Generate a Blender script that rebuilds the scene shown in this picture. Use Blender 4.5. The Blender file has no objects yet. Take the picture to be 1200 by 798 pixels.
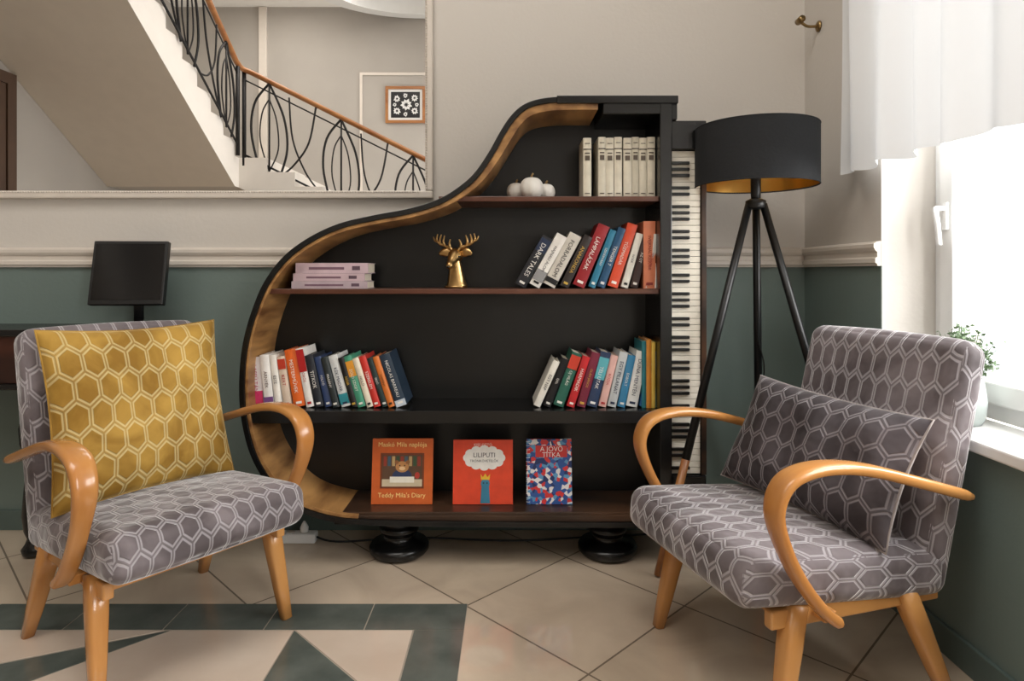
import bpy, bmesh, math, random
from mathutils import Vector, Matrix, Euler
random.seed(7)
S = bpy.context.scene
S.view_settings.view_transform = 'Standard'
S.view_settings.look = 'None'
S.view_settings.exposure = 0.2
COL = S.collection

# ------------------------------------------------------------------ helpers
def C(r, g, b):
    def f(c):
        c /= 255.0
        return c/12.92 if c <= 0.04045 else ((c+0.055)/1.055)**2.4
    return (f(r), f(g), f(b), 1.0)

def new_mat(name):
    m = bpy.data.materials.new(name); m.use_nodes = True
    nt = m.node_tree; b = nt.nodes['Principled BSDF']
    return m, nt, b

def mat(name, col, rough=0.5, metal=0.0, var=0.0, vscale=8.0, bump=0.0, coat=0.0, sheen=0.0, stretch=(1,1,1), col2=None, emis=None, estr=0):
    m, nt, b = new_mat(name)
    b.inputs['Base Color'].default_value = col
    b.inputs['Roughness'].default_value = rough
    b.inputs['Metallic'].default_value = metal
    b.inputs['Coat Weight'].default_value = coat
    b.inputs['Coat Roughness'].default_value = 0.1
    b.inputs['Sheen Weight'].default_value = sheen
    if var > 0 or bump > 0 or col2:
        tc = nt.nodes.new('ShaderNodeTexCoord'); mp = nt.nodes.new('ShaderNodeMapping')
        mp.inputs['Scale'].default_value = stretch
        nz = nt.nodes.new('ShaderNodeTexNoise'); nz.inputs['Scale'].default_value = vscale
        nz.inputs['Detail'].default_value = 6
        nt.links.new(tc.outputs['Object'], mp.inputs['Vector']); nt.links.new(mp.outputs[0], nz.inputs['Vector'])
        if var > 0 or col2:
            rp = nt.nodes.new('ShaderNodeValToRGB')
            c2 = col2 if col2 else tuple([c*(1-var) for c in col[:3]]+[1])
            rp.color_ramp.elements[0].position = 0.35; rp.color_ramp.elements[0].color = c2
            rp.color_ramp.elements[1].position = 0.65; rp.color_ramp.elements[1].color = col
            nt.links.new(nz.outputs['Fac'], rp.inputs[0]); nt.links.new(rp.outputs[0], b.inputs['Base Color'])
        if bump > 0:
            bp = nt.nodes.new('ShaderNodeBump'); bp.inputs['Strength'].default_value = bump; bp.inputs['Distance'].default_value = 0.01
            nt.links.new(nz.outputs['Fac'], bp.inputs['Height']); nt.links.new(bp.outputs[0], b.inputs['Normal'])
    return m

def mathn(nt, op, a, b=None, c=None):
    n = nt.nodes.new('ShaderNodeMath'); n.operation = op
    for i, v in enumerate((a, b, c)):
        if v is None: continue
        if isinstance(v, (int, float)): n.inputs[i].default_value = v
        else: nt.links.new(v, n.inputs[i])
    return n.outputs[0]
def vmath(nt, op, a, b=None):
    n = nt.nodes.new('ShaderNodeVectorMath'); n.operation = op
    for i, v in enumerate((a, b)):
        if v is None: continue
        if isinstance(v, tuple): n.inputs[i].default_value = v
        else: nt.links.new(v, n.inputs[i])
    return n.outputs['Value'] if op in ('DOT_PRODUCT', 'LENGTH') else n.outputs['Vector']

def hex_mat(name, base, line, w=0.045, elong=1.35, sheen=0.6, dark=None, rough=0.75, shtint=(1,1,1,1), l0=.395):
    m, nt, b = new_mat(name)
    uv = nt.nodes.new('ShaderNodeUVMap'); mp = nt.nodes.new('ShaderNodeMapping')
    mp.inputs['Scale'].default_value = (1/w, 1/(w*elong), 1); mp.inputs['Location'].default_value = (173.2, 173.2, 0)
    nt.links.new(uv.outputs[0], mp.inputs['Vector'])
    sep = nt.nodes.new('ShaderNodeSeparateXYZ'); nt.links.new(mp.outputs[0], sep.inputs[0])
    cmb = nt.nodes.new('ShaderNodeCombineXYZ'); nt.links.new(sep.outputs[0], cmb.inputs[0]); nt.links.new(sep.outputs[1], cmb.inputs[1])
    p = cmb.outputs[0]; r = (1, 1.7320508, 1); h = (0.5, 0.8660254, 0)
    a = vmath(nt, 'SUBTRACT', vmath(nt, 'MODULO', p, r), h)
    bb = vmath(nt, 'SUBTRACT', vmath(nt, 'MODULO', vmath(nt, 'SUBTRACT', p, h), r), h)
    f = mathn(nt, 'LESS_THAN', vmath(nt, 'DOT_PRODUCT', a, a), vmath(nt, 'DOT_PRODUCT', bb, bb))
    mx = nt.nodes.new('ShaderNodeMix'); mx.data_type = 'VECTOR'
    nt.links.new(f, mx.inputs[0]); nt.links.new(bb, mx.inputs[4]); nt.links.new(a, mx.inputs[5])
    g = vmath(nt, 'ABSOLUTE', mx.outputs[1])
    sg = nt.nodes.new('ShaderNodeSeparateXYZ'); nt.links.new(g, sg.inputs[0])
    d = mathn(nt, 'MAXIMUM', sg.outputs[0], vmath(nt, 'DOT_PRODUCT', g, (0.5, 0.8660254, 0)))
    rp = nt.nodes.new('ShaderNodeValToRGB'); cr_ = rp.color_ramp
    cr_.elements[0].position = 0.0; cr_.elements[0].color = (0,0,0,1)
    cr_.elements[1].position = l0-.02; cr_.elements[1].color = (0,0,0,1)
    for pos, v in ((l0+.01, 1), (0.455, 1), (0.475, 0.2), (1, 0.2)):
        e = cr_.elements.new(pos); e.color = (v, v, v, 1)
    nt.links.new(d, rp.inputs[0])
    nz = nt.nodes.new('ShaderNodeTexNoise'); nz.inputs['Scale'].default_value = 6; nz.inputs['Detail'].default_value = 5; nz.inputs['Distortion'].default_value = .8
    tc = nt.nodes.new('ShaderNodeTexCoord'); nt.links.new(tc.outputs['Object'], nz.inputs['Vector'])
    bc = nt.nodes.new('ShaderNodeMix'); bc.data_type = 'RGBA'
    rp2 = nt.nodes.new('ShaderNodeValToRGB'); rp2.color_ramp.elements[0].position = .38; rp2.color_ramp.elements[1].position = .62
    nt.links.new(nz.outputs['Fac'], rp2.inputs[0]); nt.links.new(rp2.outputs[0], bc.inputs[0])
    dk = dark if dark else tuple([c*0.6 for c in base[:3]]+[1])
    bc.inputs[6].default_value = dk; bc.inputs[7].default_value = base
    lc = nt.nodes.new('ShaderNodeMix'); lc.data_type = 'RGBA'
    nt.links.new(rp2.outputs[0], lc.inputs[0]); lc.inputs[6].default_value = tuple([c*.78 for c in line[:3]]+[1]); lc.inputs[7].default_value = line
    fc = nt.nodes.new('ShaderNodeMix'); fc.data_type = 'RGBA'
    nt.links.new(rp.outputs[0], fc.inputs[0]); nt.links.new(bc.outputs[2], fc.inputs[6]); nt.links.new(lc.outputs[2], fc.inputs[7])
    nt.links.new(fc.outputs[2], b.inputs['Base Color'])
    b.inputs['Roughness'].default_value = rough; b.inputs['Sheen Weight'].default_value = sheen
    b.inputs['Sheen Roughness'].default_value = 0.3; b.inputs['Sheen Tint'].default_value = shtint
    b.inputs['Specular IOR Level'].default_value = 0.3
    bp = nt.nodes.new('ShaderNodeBump'); bp.inputs['Strength'].default_value = 0.6; bp.inputs['Distance'].default_value = 0.004
    inv = mathn(nt, 'SUBTRACT', 1.0, rp.outputs[0])
    nz2 = nt.nodes.new('ShaderNodeTexNoise'); nz2.inputs['Scale'].default_value = 6; nz2.inputs['Detail'].default_value = 3; nt.links.new(tc.outputs['Object'], nz2.inputs['Vector'])
    hh = mathn(nt, 'ADD', inv, mathn(nt, 'MULTIPLY', nz2.outputs['Fac'], 12.0))
    nt.links.new(hh, bp.inputs['Height']); nt.links.new(bp.outputs[0], b.inputs['Normal'])
    return m

def empty(name, loc=(0,0,0), rz=0):
    o = bpy.data.objects.new(name, None); o.empty_display_size = 0.1
    o.location = loc; o.rotation_euler = (0, 0, rz); COL.objects.link(o); return o

def mk(name, verts, faces, mats, midx=None, smooth=False, parent=None, loc=None, rot=None, bevel=0, seg=2, fixn=True):
    me = bpy.data.meshes.new(name); me.from_pydata([tuple(v) for v in verts], [], faces)
    if not isinstance(mats, (list, tuple)): mats = [mats]
    for m in mats: me.materials.append(m)
    if midx:
        for i, p in enumerate(me.polygons): p.material_index = midx[i]
    if fixn:
        bm = bmesh.new(); bm.from_mesh(me); bmesh.ops.recalc_face_normals(bm, faces=bm.faces); bm.to_mesh(me); bm.free()
    if smooth:
        for p in me.polygons: p.use_smooth = True
    me.update()
    o = bpy.data.objects.new(name, me); COL.objects.link(o)
    if parent: o.parent = parent
    if loc: o.location = loc
    if rot: o.rotation_euler = rot
    if bevel:
        md = o.modifiers.new('bevel', 'BEVEL'); md.width = bevel; md.segments = seg; md.limit_method = 'ANGLE'
    return o

BF = [(0,3,2,1),(4,5,6,7),(0,1,5,4),(1,2,6,5),(2,3,7,6),(3,0,4,7)]
def bv(x0,x1,y0,y1,z0,z1):
    return [(x0,y0,z0),(x1,y0,z0),(x1,y1,z0),(x0,y1,z0),(x0,y0,z1),(x1,y0,z1),(x1,y1,z1),(x0,y1,z1)]
def box(name, x0,x1,y0,y1,z0,z1, m, bevel=0, parent=None, rot=None, loc=None):
    return mk(name, bv(x0,x1,y0,y1,z0,z1), BF, m, bevel=bevel, parent=parent, rot=rot, loc=loc)

class MB:
    def __init__(s): s.v=[]; s.f=[]; s.mi=[]; s.mats=[]
    def m(s, mt):
        if mt not in s.mats: s.mats.append(mt)
        return s.mats.index(mt)
    def add(s, verts, faces, mt, M=None):
        n = len(s.v); k = s.m(mt)
        for v in verts:
            v = Vector(v); s.v.append(M @ v if M else v)
        for f in faces: s.f.append(tuple(i+n for i in f)); s.mi.append(k)
    def box(s, x0,x1,y0,y1,z0,z1, mt, M=None): s.add(bv(x0,x1,y0,y1,z0,z1), BF, mt, M)
    def obj(s, name, **k): return mk(name, s.v, s.f, s.mats, s.mi, **k)

def crs(pts, n=8, closed=False):
    P = [Vector(p) for p in pts]; out = []; N = len(P)
    rng = range(N) if closed else range(N-1)
    for i in rng:
        if closed: p0,p1,p2,p3 = P[(i-1)%N],P[i],P[(i+1)%N],P[(i+2)%N]
        else: p0,p1,p2,p3 = P[max(i-1,0)],P[i],P[i+1],P[min(i+2,N-1)]
        for k in range(n):
            t = k/n
            out.append(0.5*((2*p1)+(-p0+p2)*t+(2*p0-5*p1+4*p2-p3)*t*t+(-p0+3*p1-3*p2+p3)*t**3))
    if not closed: out.append(P[-1])
    return out

def sweep_geo(pts, a, b=None, side=None, seg=12, power=2.0, closed=False):
    pts = [Vector(p) for p in pts]; n = len(pts)
    A = a if isinstance(a, (list, tuple)) else [a]*n
    Bq = A if b is None else (b if isinstance(b, (list, tuple)) else [b]*n)
    verts = []; faces = []; prev = None
    for i, p in enumerate(pts):
        if closed: t = pts[(i+1)%n]-pts[(i-1)%n]
        else: t = pts[min(i+1,n-1)]-pts[max(i-1,0)]
        t.normalize()
        if side is not None:
            s = Vector(side); s = (s - t*s.dot(t)).normalized()
        elif prev is None:
            s = t.cross(Vector((0,0,1)))
            if s.length < 0.1: s = t.cross(Vector((0,1,0)))
            s.normalize()
        else:
            s = (prev - t*prev.dot(t)).normalized()
        prev = s; nn = t.cross(s)
        for k in range(seg):
            th = 2*math.pi*k/seg; c, si = math.cos(th), math.sin(th)
            cx = math.copysign(abs(c)**(2/power), c); sx = math.copysign(abs(si)**(2/power), si)
            verts.append(p + s*A[i]*cx + nn*Bq[i]*sx)
    m = n if closed else n-1
    for i in range(m):
        for k in range(seg):
            j = (i+1)%n
            faces.append((i*seg+k, i*seg+(k+1)%seg, j*seg+(k+1)%seg, j*seg+k))
    if not closed:
        faces.append(tuple(range(seg-1,-1,-1))); faces.append(tuple((n-1)*seg+k for k in range(seg)))
    return verts, faces
def sweep(name, pts, a, m, b=None, side=None, seg=12, power=2.0, parent=None, closed=False, **k):
    v, f = sweep_geo(pts, a, b, side, seg, power, closed)
    return mk(name, v, f, m, smooth=True, parent=parent, **k)

def lathe_geo(prof, seg=32):
    v = []; f = []; n = len(prof)
    for r, z in prof:
        for k in range(seg):
            t = 2*math.pi*k/seg; v.append((r*math.cos(t), r*math.sin(t), z))
    for i in range(n-1):
        for k in range(seg):
            f.append((i*seg+k, i*seg+(k+1)%seg, (i+1)*seg+(k+1)%seg, (i+1)*seg+k))
    return v, f
def lathe(name, prof, m, seg=32, parent=None, loc=None, cap=True, **k):
    if cap: prof = [(0.0005, prof[0][1])]+list(prof)+[(0.0005, prof[-1][1])]
    v, f = lathe_geo(prof, seg); return mk(name, v, f, m, smooth=True, parent=parent, loc=loc, **k)

def rbox(name, sx, sy, sz, r, m, n=26, crown=(0,0,0), parent=None, loc=None, rot=None, uvmode='seat', sag=None):
    """soft upholstered block"""
    vm = {}; V = []; F = []
    def vid(p):
        k = tuple(round(c, 5) for c in p)
        if k not in vm: vm[k] = len(V); V.append(Vector(p))
        return vm[k]
    u = [math.sin(math.pi/2*(-1+2*i/n)) for i in range(n+1)]
    for ax in range(3):
        for sgn in (-1, 1):
            for i in range(n):
                for j in range(n):
                    q = []
                    for (ii, jj) in ((i,j),(i+1,j),(i+1,j+1),(i,j+1)):
                        p = [0,0,0]; p[ax] = sgn; p[(ax+1)%3] = u[ii]; p[(ax+2)%3] = u[jj]
                        q.append(vid(p))
                    F.append(q if sgn > 0 else q[::-1])
    hs = Vector((sx/2, sy/2, sz/2)); out = []
    for p in V:
        q = Vector((p.x*hs.x, p.y*hs.y, p.z*hs.z)); inn = Vector([max(-(hs[k]-r), min(hs[k]-r, q[k])) for k in range(3)])
        d = q-inn
        if d.length > 1e-9: q = inn + d.normalized()*r
        fx = 1-p.x**2; fy = 1-p.y**2; fz = 1-p.z**2
        q.x += crown[0]*fy*fz*p.x; q.y += crown[1]*fx*fz*p.y; q.z += crown[2]*fx*fy*p.z
        out.append(q)
    me = bpy.data.meshes.new(name); me.from_pydata(out, [], F); me.materials.append(m)
    ul = me.uv_layers.new(name='UVMap')
    for p in me.polygons:
        p.use_smooth = True
        nn = p.normal
        for li in p.loop_indices:
            c = me.vertices[me.loops[li].vertex_index].co
            if abs(nn.x) > 0.75: ul.data[li].uv = (c.y+5, c.z+5) if uvmode == 'back' else (c.x + (1 if nn.x>0 else -1)*(hs.z-c.z)+5, c.y+5+hs.z)
            else: ul.data[li].uv = (c.x+5, c.y*(1 if uvmode=='seat' else -1)+c.z+5)
    me.update()
    o = bpy.data.objects.new(name, me); COL.objects.link(o); o.parent = parent
    if loc: o.location = loc
    if rot: o.rotation_euler = rot
    return o

def pillow(name, w, h, t, m, parent=None, loc=None, rot=None, n=36, m2=None):
    V=[]; F=[]; uvs=[]
    def P(u, v, s):
        x = w/2*u*(1-0.07*(1-v*v)); z = h/2*v*(1-0.07*(1-u*u))
        e = max(0.0, (1-u**4))*max(0.0, (1-v**4))
        y = s*t/2*(e**0.55)
        y += 0.006*math.sin(9*u+3*v)*e*s + 0.004*math.sin(5*v-7*u)*e
        return Vector((x, y, z))
    for s in (-1, 1):
        base = len(V)
        for i in range(n+1):
            for j in range(n+1):
                u = math.sin(math.pi/2*(-1+2*i/n)); v = math.sin(math.pi/2*(-1+2*j/n))
                V.append(P(u, v, s)); uvs.append((w/2*u+5, h/2*v+5))
        for i in range(n):
            for j in range(n):
                q = [base+i*(n+1)+j, base+(i+1)*(n+1)+j, base+(i+1)*(n+1)+j+1, base+i*(n+1)+j+1]
                F.append(q if s < 0 else q[::-1])
    me = bpy.data.meshes.new(name); me.from_pydata(V, [], F); me.materials.append(m)
    if m2:
        me.materials.append(m2)
        for i,p in enumerate(me.polygons):
            if i >= n*n: p.material_index = 1
    ul = me.uv_layers.new(name='UVMap')
    for l in me.loops: ul.data[l.index].uv = uvs[l.vertex_index]
    bm = bmesh.new(); bm.from_mesh(me); bmesh.ops.remove_doubles(bm, verts=bm.verts, dist=0.0004); bm.to_mesh(me); bm.free()
    for p in me.polygons: p.use_smooth = True
    o = bpy.data.objects.new(name, me); COL.objects.link(o); o.parent = parent
    if loc: o.location = loc
    if rot: o.rotation_euler = rot
    pts = []
    for k in range(4):
        for i in range(12):
            q = -1+2*i/12
            u, v = [(q,-1),(1,q),(-q,1),(-1,-q)][k]
            pts.append(P(u, v, 1))
    pv, pf = sweep_geo(pts, 0.0035, seg=6, closed=True)
    mk(name+'_piping', pv, pf, m2 if m2 else m, smooth=True, parent=o)
    return o

_tc = {}
def text_geo(body):
    if body in _tc: return _tc[body]
    cu = bpy.data.curves.new('t', 'FONT'); cu.body = body; cu.resolution_u = 2; cu.size = 1; cu.align_x = 'CENTER'
    o = bpy.data.objects.new('t', cu); COL.objects.link(o)
    bpy.context.view_layer.update()
    me = bpy.data.meshes.new_from_object(o.evaluated_get(bpy.context.evaluated_depsgraph_get()))
    vs = [v.co.copy() for v in me.vertices]; fs = [tuple(p.vertices) for p in me.polygons]
    bpy.data.objects.remove(o); bpy.data.curves.remove(cu); bpy.data.meshes.remove(me)
    x0 = min(v.x for v in vs); x1 = max(v.x for v in vs); y0 = min(v.y for v in vs); y1 = max(v.y for v in vs)
    vs = [Vector((v.x-(x0+x1)/2, v.y-(y0+y1)/2, 0)) for v in vs]
    _tc[body] = (vs, fs, x1-x0, y1-y0); return _tc[body]

# ------------------------------------------------------------------ materials
CREAM = C(208,202,194); GREEN = C(112,127,122)
def wall_material(name, xface=None):
    m, nt, b = new_mat(name)
    g = nt.nodes.new('ShaderNodeNewGeometry'); s = nt.nodes.new('ShaderNodeSeparateXYZ'); nt.links.new(g.outputs['Position'], s.inputs[0])
    f = mathn(nt, 'LESS_THAN', s.outputs[2], 1.125)
    if xface is not None:
        f = mathn(nt, 'MULTIPLY', f, mathn(nt, 'LESS_THAN', s.outputs[0], xface+0.003))
    mx = nt.nodes.new('ShaderNodeMix'); mx.data_type = 'RGBA'
    nt.links.new(f, mx.inputs[0]); mx.inputs[6].default_value = CREAM; mx.inputs[7].default_value = GREEN
    nt.links.new(mx.outputs[2], b.inputs['Base Color']); b.inputs['Roughness'].default_value = 0.6
    nz = nt.nodes.new('ShaderNodeTexNoise'); nz.inputs['Scale'].default_value = 60; nt.links.new(g.outputs['Position'], nz.inputs['Vector'])
    bp = nt.nodes.new('ShaderNodeBump'); bp.inputs['Strength'].default_value = 0.08; bp.inputs['Distance'].default_value = 0.01
    nt.links.new(nz.outputs['Fac'], bp.inputs['Height']); nt.links.new(bp.outputs[0], b.inputs['Normal'])
    return m
M_wall = wall_material('two_tone_wall'); M_wallr = wall_material('two_tone_wall_window', 1.258)
M_hall = mat('taupe_plaster', C(174,168,160), 0.8, var=0.05, vscale=2)
M_trim = mat('cream_trim', C(218,209,198), 0.45, var=0.03, vscale=20)
M_white = mat('white_paint', C(228,228,226), 0.4, var=0.02, vscale=10)
M_ceil = mat('ceiling_white', C(235,232,226), 0.8, var=0.02, vscale=5)
M_base = mat('green_skirting', C(92,108,104), 0.4, var=0.15, vscale=8)
M_black = mat('piano_black', C(19,19,19), 0.26, var=0.35, vscale=14, bump=0.03)
M_blackpanel = mat('piano_black_panel', C(19,20,20), 0.36, var=0.3, vscale=3, bump=0.04)
M_rim = mat('worn_golden_wood', C(186,140,86), 0.34, vscale=12, col2=C(108,70,38), bump=0.12, stretch=(1,.25,1.6))
M_shelf = mat('mahogany_edge', C(100,60,44), 0.3, var=0.4, vscale=12, stretch=(.3,1,1))
M_brown = mat('worn_brown_wood', C(78,54,38), 0.3, vscale=7, col2=C(30,23,19), bump=0.1, stretch=(.3,1,1))
M_honey = mat('honey_beech', C(202,146,84), 0.26, vscale=12, col2=C(180,120,62), coat=0.4, stretch=(1,.2,.2))
M_ivory = mat('ivory_keys', C(232,226,212), 0.25, var=0.06, vscale=30)
M_ebony = mat('ebony_keys', C(14,14,14), 0.3, var=0.2, vscale=30)
M_lblack = mat('lamp_black', C(16,17,18), 0.4, var=0.2, vscale=20)
M_shade = mat('lampshade_fabric', C(30,32,35), 0.85, var=0.15, vscale=120, bump=0.1)
M_gold = mat('shade_gold_foil', C(240,194,106), 0.3, metal=1.0, var=0.1, vscale=20)
M_brass = mat('antique_brass', C(150,125,85), 0.35, metal=1.0, var=0.2, vscale=20)
M_deer = mat('gold_figurine', C(206,168,112), 0.3, metal=1.0, var=0.25, vscale=30, bump=0.15)
M_screen = mat('monitor_screen', C(8,8,10), 0.15, var=0.1, vscale=4)
M_plast = mat('black_plastic', C(18,18,19), 0.4, var=0.1, vscale=20)
M_desk = mat('dark_mahogany', C(84,44,30), 0.35, vscale=6, col2=C(44,22,16), stretch=(.3,1,1))
M_iron = mat('wrought_iron', C(34,32,32), 0.5, metal=0.4, var=0.2, vscale=30)
M_rail = mat('handrail_oak', C(170,116,66), 0.35, vscale=10, col2=C(144,88,44), stretch=(.2,1,1))
M_pages = mat('book_pages', C(226,216,196), 0.8, var=0.08, vscale=120, stretch=(6,.2,.2))
M_door = mat('brown_door', C(84,62,46), 0.5, vscale=6, col2=C(66,46,34), stretch=(1,1,.2))
M_dkg = mat('slate_green_tile', C(100,105,99), 0.16, vscale=7, col2=C(80,86,81), bump=0.05)
M_pinkt = mat('blush_tile', C(208,192,176), 0.14, vscale=4, col2=C(196,178,161))
M_grout = mat('tile_grout', C(160,150,136), 0.8, var=0.1, vscale=40)
M_plant = mat('herb_leaves', C(120,140,108), 0.7, vscale=40, col2=C(84,110,76))
M_soil = mat('potting_soil', C(70,52,40), 0.9, var=0.4, vscale=80)
M_gourd = mat('white_ceramic', C(232,228,220), 0.5, var=0.08, vscale=20)
M_uph = hex_mat('grey_trellis_velvet', C(124,115,118), C(172,166,170), w=0.050, elong=1.85, sheen=0.9, dark=C(88,80,82), l0=.395)
M_yel = hex_mat('mustard_trellis_velvet', C(184,145,66), C(214,190,132), w=0.060, elong=1.6, sheen=0.7, dark=C(142,105,36), shtint=C(255,230,170), l0=.40)
M_lum = hex_mat('charcoal_trellis_velvet', C(76,69,72), C(126,119,122), w=0.056, elong=1.5, sheen=0.4, dark=C(52,46,48), l0=.405)
M_lumside = mat('greige_velvet', C(150,140,136), 0.8, var=0.15, vscale=20, sheen=0.4)

m, nt, b = new_mat('mirror_silver'); b.inputs['Base Color'].default_value = (0.95,0.95,0.95,1); b.inputs['Metallic'].default_value = 1; b.inputs['Roughness'].default_value = 0.0
M_mirror = m
m, nt, b = new_mat('window_glass')
tr = nt.nodes.new('ShaderNodeBsdfTransparent'); gl = nt.nodes.new('ShaderNodeBsdfGlossy'); gl.inputs['Roughness'].default_value = 0.02
ms = nt.nodes.new('ShaderNodeMixShader'); ms.inputs[0].default_value = 0.06
nt.links.new(tr.outputs[0], ms.inputs[1]); nt.links.new(gl.outputs[0], ms.inputs[2]); nt.links.new(ms.outputs[0], nt.nodes['Material Output'].inputs[0])
M_glass = m
m, nt, b = new_mat('sheer_curtain')
df = nt.nodes.new('ShaderNodeBsdfDiffuse'); df.inputs[0].default_value = (0.80,0.81,0.82,1); tl = nt.nodes.new('ShaderNodeBsdfTranslucent'); tl.inputs[0].default_value = (0.6,0.61,0.62,1)
m1 = nt.nodes.new('ShaderNodeMixShader'); m1.inputs[0].default_value = 0.15
nt.links.new(df.outputs[0], m1.inputs[1]); nt.links.new(tl.outputs[0], m1.inputs[2])
nt.links.new(m1.outputs[0], nt.nodes['Material Output'].inputs[0])
M_curt = m

# floor tile
m, nt, b = new_mat('cream_floor_tile')
g = nt.nodes.new('ShaderNodeNewGeometry'); mp = nt.nodes.new('ShaderNodeMapping')
mp.inputs['Rotation'].default_value = (0,0,-math.pi/4); mp.inputs['Location'].default_value = (-1.389+5.1, -1.0925+5.1, 0)
nt.links.new(g.outputs['Position'], mp.inputs['Vector'])
bk = nt.nodes.new('ShaderNodeTexBrick'); bk.offset = 0; bk.squash = 1
bk.inputs['Scale'].default_value = 1; bk.inputs['Brick Width'].default_value = 0.51; bk.inputs['Row Height'].default_value = 0.51
bk.inputs['Mortar Size'].default_value = 0.0032; bk.inputs['Mortar Smooth'].default_value = 0.1; bk.inputs['Bias'].default_value = 0
bk.inputs['Color1'].default_value = C(211,195,176); bk.inputs['Color2'].default_value = C(202,186,166); bk.inputs['Mortar'].default_value = C(128,116,102)
nt.links.new(mp.outputs[0], bk.inputs['Vector'])
nz = nt.nodes.new('ShaderNodeTexNoise'); nz.inputs['Scale'].default_value = 3; nz.inputs['Detail'].default_value = 8; nz.inputs['Distortion'].default_value = 1.0
nt.links.new(g.outputs['Position'], nz.inputs['Vector'])
rp = nt.nodes.new('ShaderNodeValToRGB'); rp.color_ramp.elements[0].position=.3; rp.color_ramp.elements[0].color=(.80,.77,.74,1); rp.color_ramp.elements[1].position=.7; rp.color_ramp.elements[1].color=(1.05,1.03,1,1)
nt.links.new(nz.outputs['Fac'], rp.inputs[0])
mx = nt.nodes.new('ShaderNodeMix'); mx.data_type='RGBA'; mx.blend_type='MULTIPLY'; mx.inputs[0].default_value = 1
nt.links.new(bk.outputs['Color'], mx.inputs[6]); nt.links.new(rp.outputs[0], mx.inputs[7]); nt.links.new(mx.outputs[2], b.inputs['Base Color'])
b.inputs['Roughness'].default_value = 0.06; b.inputs['IOR'].default_value = 1.75
bp = nt.nodes.new('ShaderNodeBump'); bp.inputs['Strength'].default_value = 0.3; bp.inputs['Distance'].default_value = 0.002; bp.invert = True
nt.links.new(bk.outputs['Fac'], bp.inputs['Height']); nt.links.new(bp.outputs[0], b.inputs['Normal'])
M_floor = m

# ------------------------------------------------------------------ room shell
YB = 2.75; XR = 1.258; XL = -4.43; YF = -2.95; ZC = 4.6
box('floor', XL-.1, XR+.34, YF-.1, YB+.1, -0.1, 0, M_floor)
box('ceiling', XL-.1, XR+.34, YF-.1, YB+.1, ZC, ZC+.1, M_ceil)
box('wall_back', XL-.1, XR+.34, YB, YB+.12, 0, ZC, M_wall)
box('wall_left', XL-.12, XL, YF, YB, 0, ZC, M_hall)
box('wall_front', XL-.1, XR+.34, YF-.12, YF, 0, ZC, M_hall)
W1 = (0.55, 2.18); W2 = (-2.2, -0.6); ZS = 0.625; ZT = 2.75
mb = MB()
for y0,y1,z0,z1 in ((W1[1],YB,0,ZC),(W2[1],W1[0],0,ZC),(YF,W2[0],0,ZC),(W1[0],W1[1],0,ZS),(W1[0],W1[1],ZT,ZC),(W2[0],W2[1],0,ZS),(W2[0],W2[1],ZT,ZC)):
    mb.box(XR, XR+.34, y0, y1, z0, z1, M_wallr)
mb.obj('wall_right')
def molding(name, prof, axis, a0, a1, wallpos):
    v=[]; n=len(prof)
    for a in (a0,a1):
        for o,z in prof:
            v.append((a, wallpos-o, z) if axis=='x' else (wallpos-o, a, z))
    f=[(i,(i+1)%n,n+(i+1)%n,n+i) for i in range(n)]+[tuple(range(n)),tuple(range(2*n-1,n-1,-1))]
    return mk(name, v, f, M_trim)
dado = [(0,1.125),(.012,1.125),(.014,1.132),(.02,1.136),(.02,1.15),(.013,1.156),(.013,1.172),(.020,1.178),(.025,1.188),(.025,1.2),(.016,1.207),(0,1.21)]
molding('trim_1', dado, 'x', XL, XR, YB)
molding('trim_2', dado, 'y', W1[1]+.001, YB-.026, XR)
o = box('baseboard_back', XL, XR, YB-.014, YB, 0, .085, M_base, bevel=.003)
o = box('baseboard_right', XR-.014, XR, YF, YB-.014, 0, .085, M_base, bevel=.003)

# floor inlay
inl = MB()
def poly(pts, mt, z=0.0022):
    n=len(pts); v=[(x,y,-0.002) for x,y in pts]+[(x,y,z) for x,y in pts]
    f=[tuple(range(n,2*n))]+[(i,(i+1)%n,n+(i+1)%n,n+i) for i in range(n)]
    inl.add(v,f,mt)
xo, yo, bw = -0.147, 2.126, 0.155
xi, yi = xo-bw, yo-bw
poly([(-2.3,0.2),(xo,0.2),(xo,yo),(-2.3,yo)], M_grout, 0.0008)
g = 0.003
xs = [xo, xo-.31, xo-.62, xo-.93, xo-1.24, xo-1.55, xo-1.86, -2.3]
for i in range(len(xs)-1): poly([(xs[i+1]+g, yi+g/2),(xs[i]-g/2, yi+g/2),(xs[i]-g/2,yo-g/2),(xs[i+1]+g,yo-g/2)], M_dkg)
ys = [yi, yi-.31, yi-.62, yi-.93, yi-1.24, .2]
for i in range(len(ys)-1): poly([(xi+g/2, ys[i+1]+g/2),(xo-g/2,ys[i+1]+g/2),(xo-g/2,ys[i]-g/2),(xi+g/2,ys[i]-g/2)], M_dkg)
ax1, ax2 = -.668, -1.05
poly([(ax1+.004,yi-.004),(xi-.004,yi-.004),(xi-.004,1.615)], M_pinkt)
poly([(ax1,yi-.006),(ax1,1.61),(xi-.008,1.61)], M_dkg)
poly([(ax2+.004,yi-.004),(ax1-.004,yi-.004),(ax1-.004,1.614),(ax2-.35,1.614)], M_pinkt)
poly([(ax2-.004,yi-.006),(ax2-.36,1.614),(-1.75,1.66)], M_dkg)
poly([(ax2-.02,yi-.004),(-1.76,1.668),(-2.29,1.668),(-2.29,yi-.004)], M_pinkt)
poly([(xi-.004,1.606),(ax1,1.606),(xi-.004,1.25)], M_pinkt)
poly([(ax1-.004,1.60),(xi-.01,1.245),(-1.0,1.245)], M_dkg)
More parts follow.
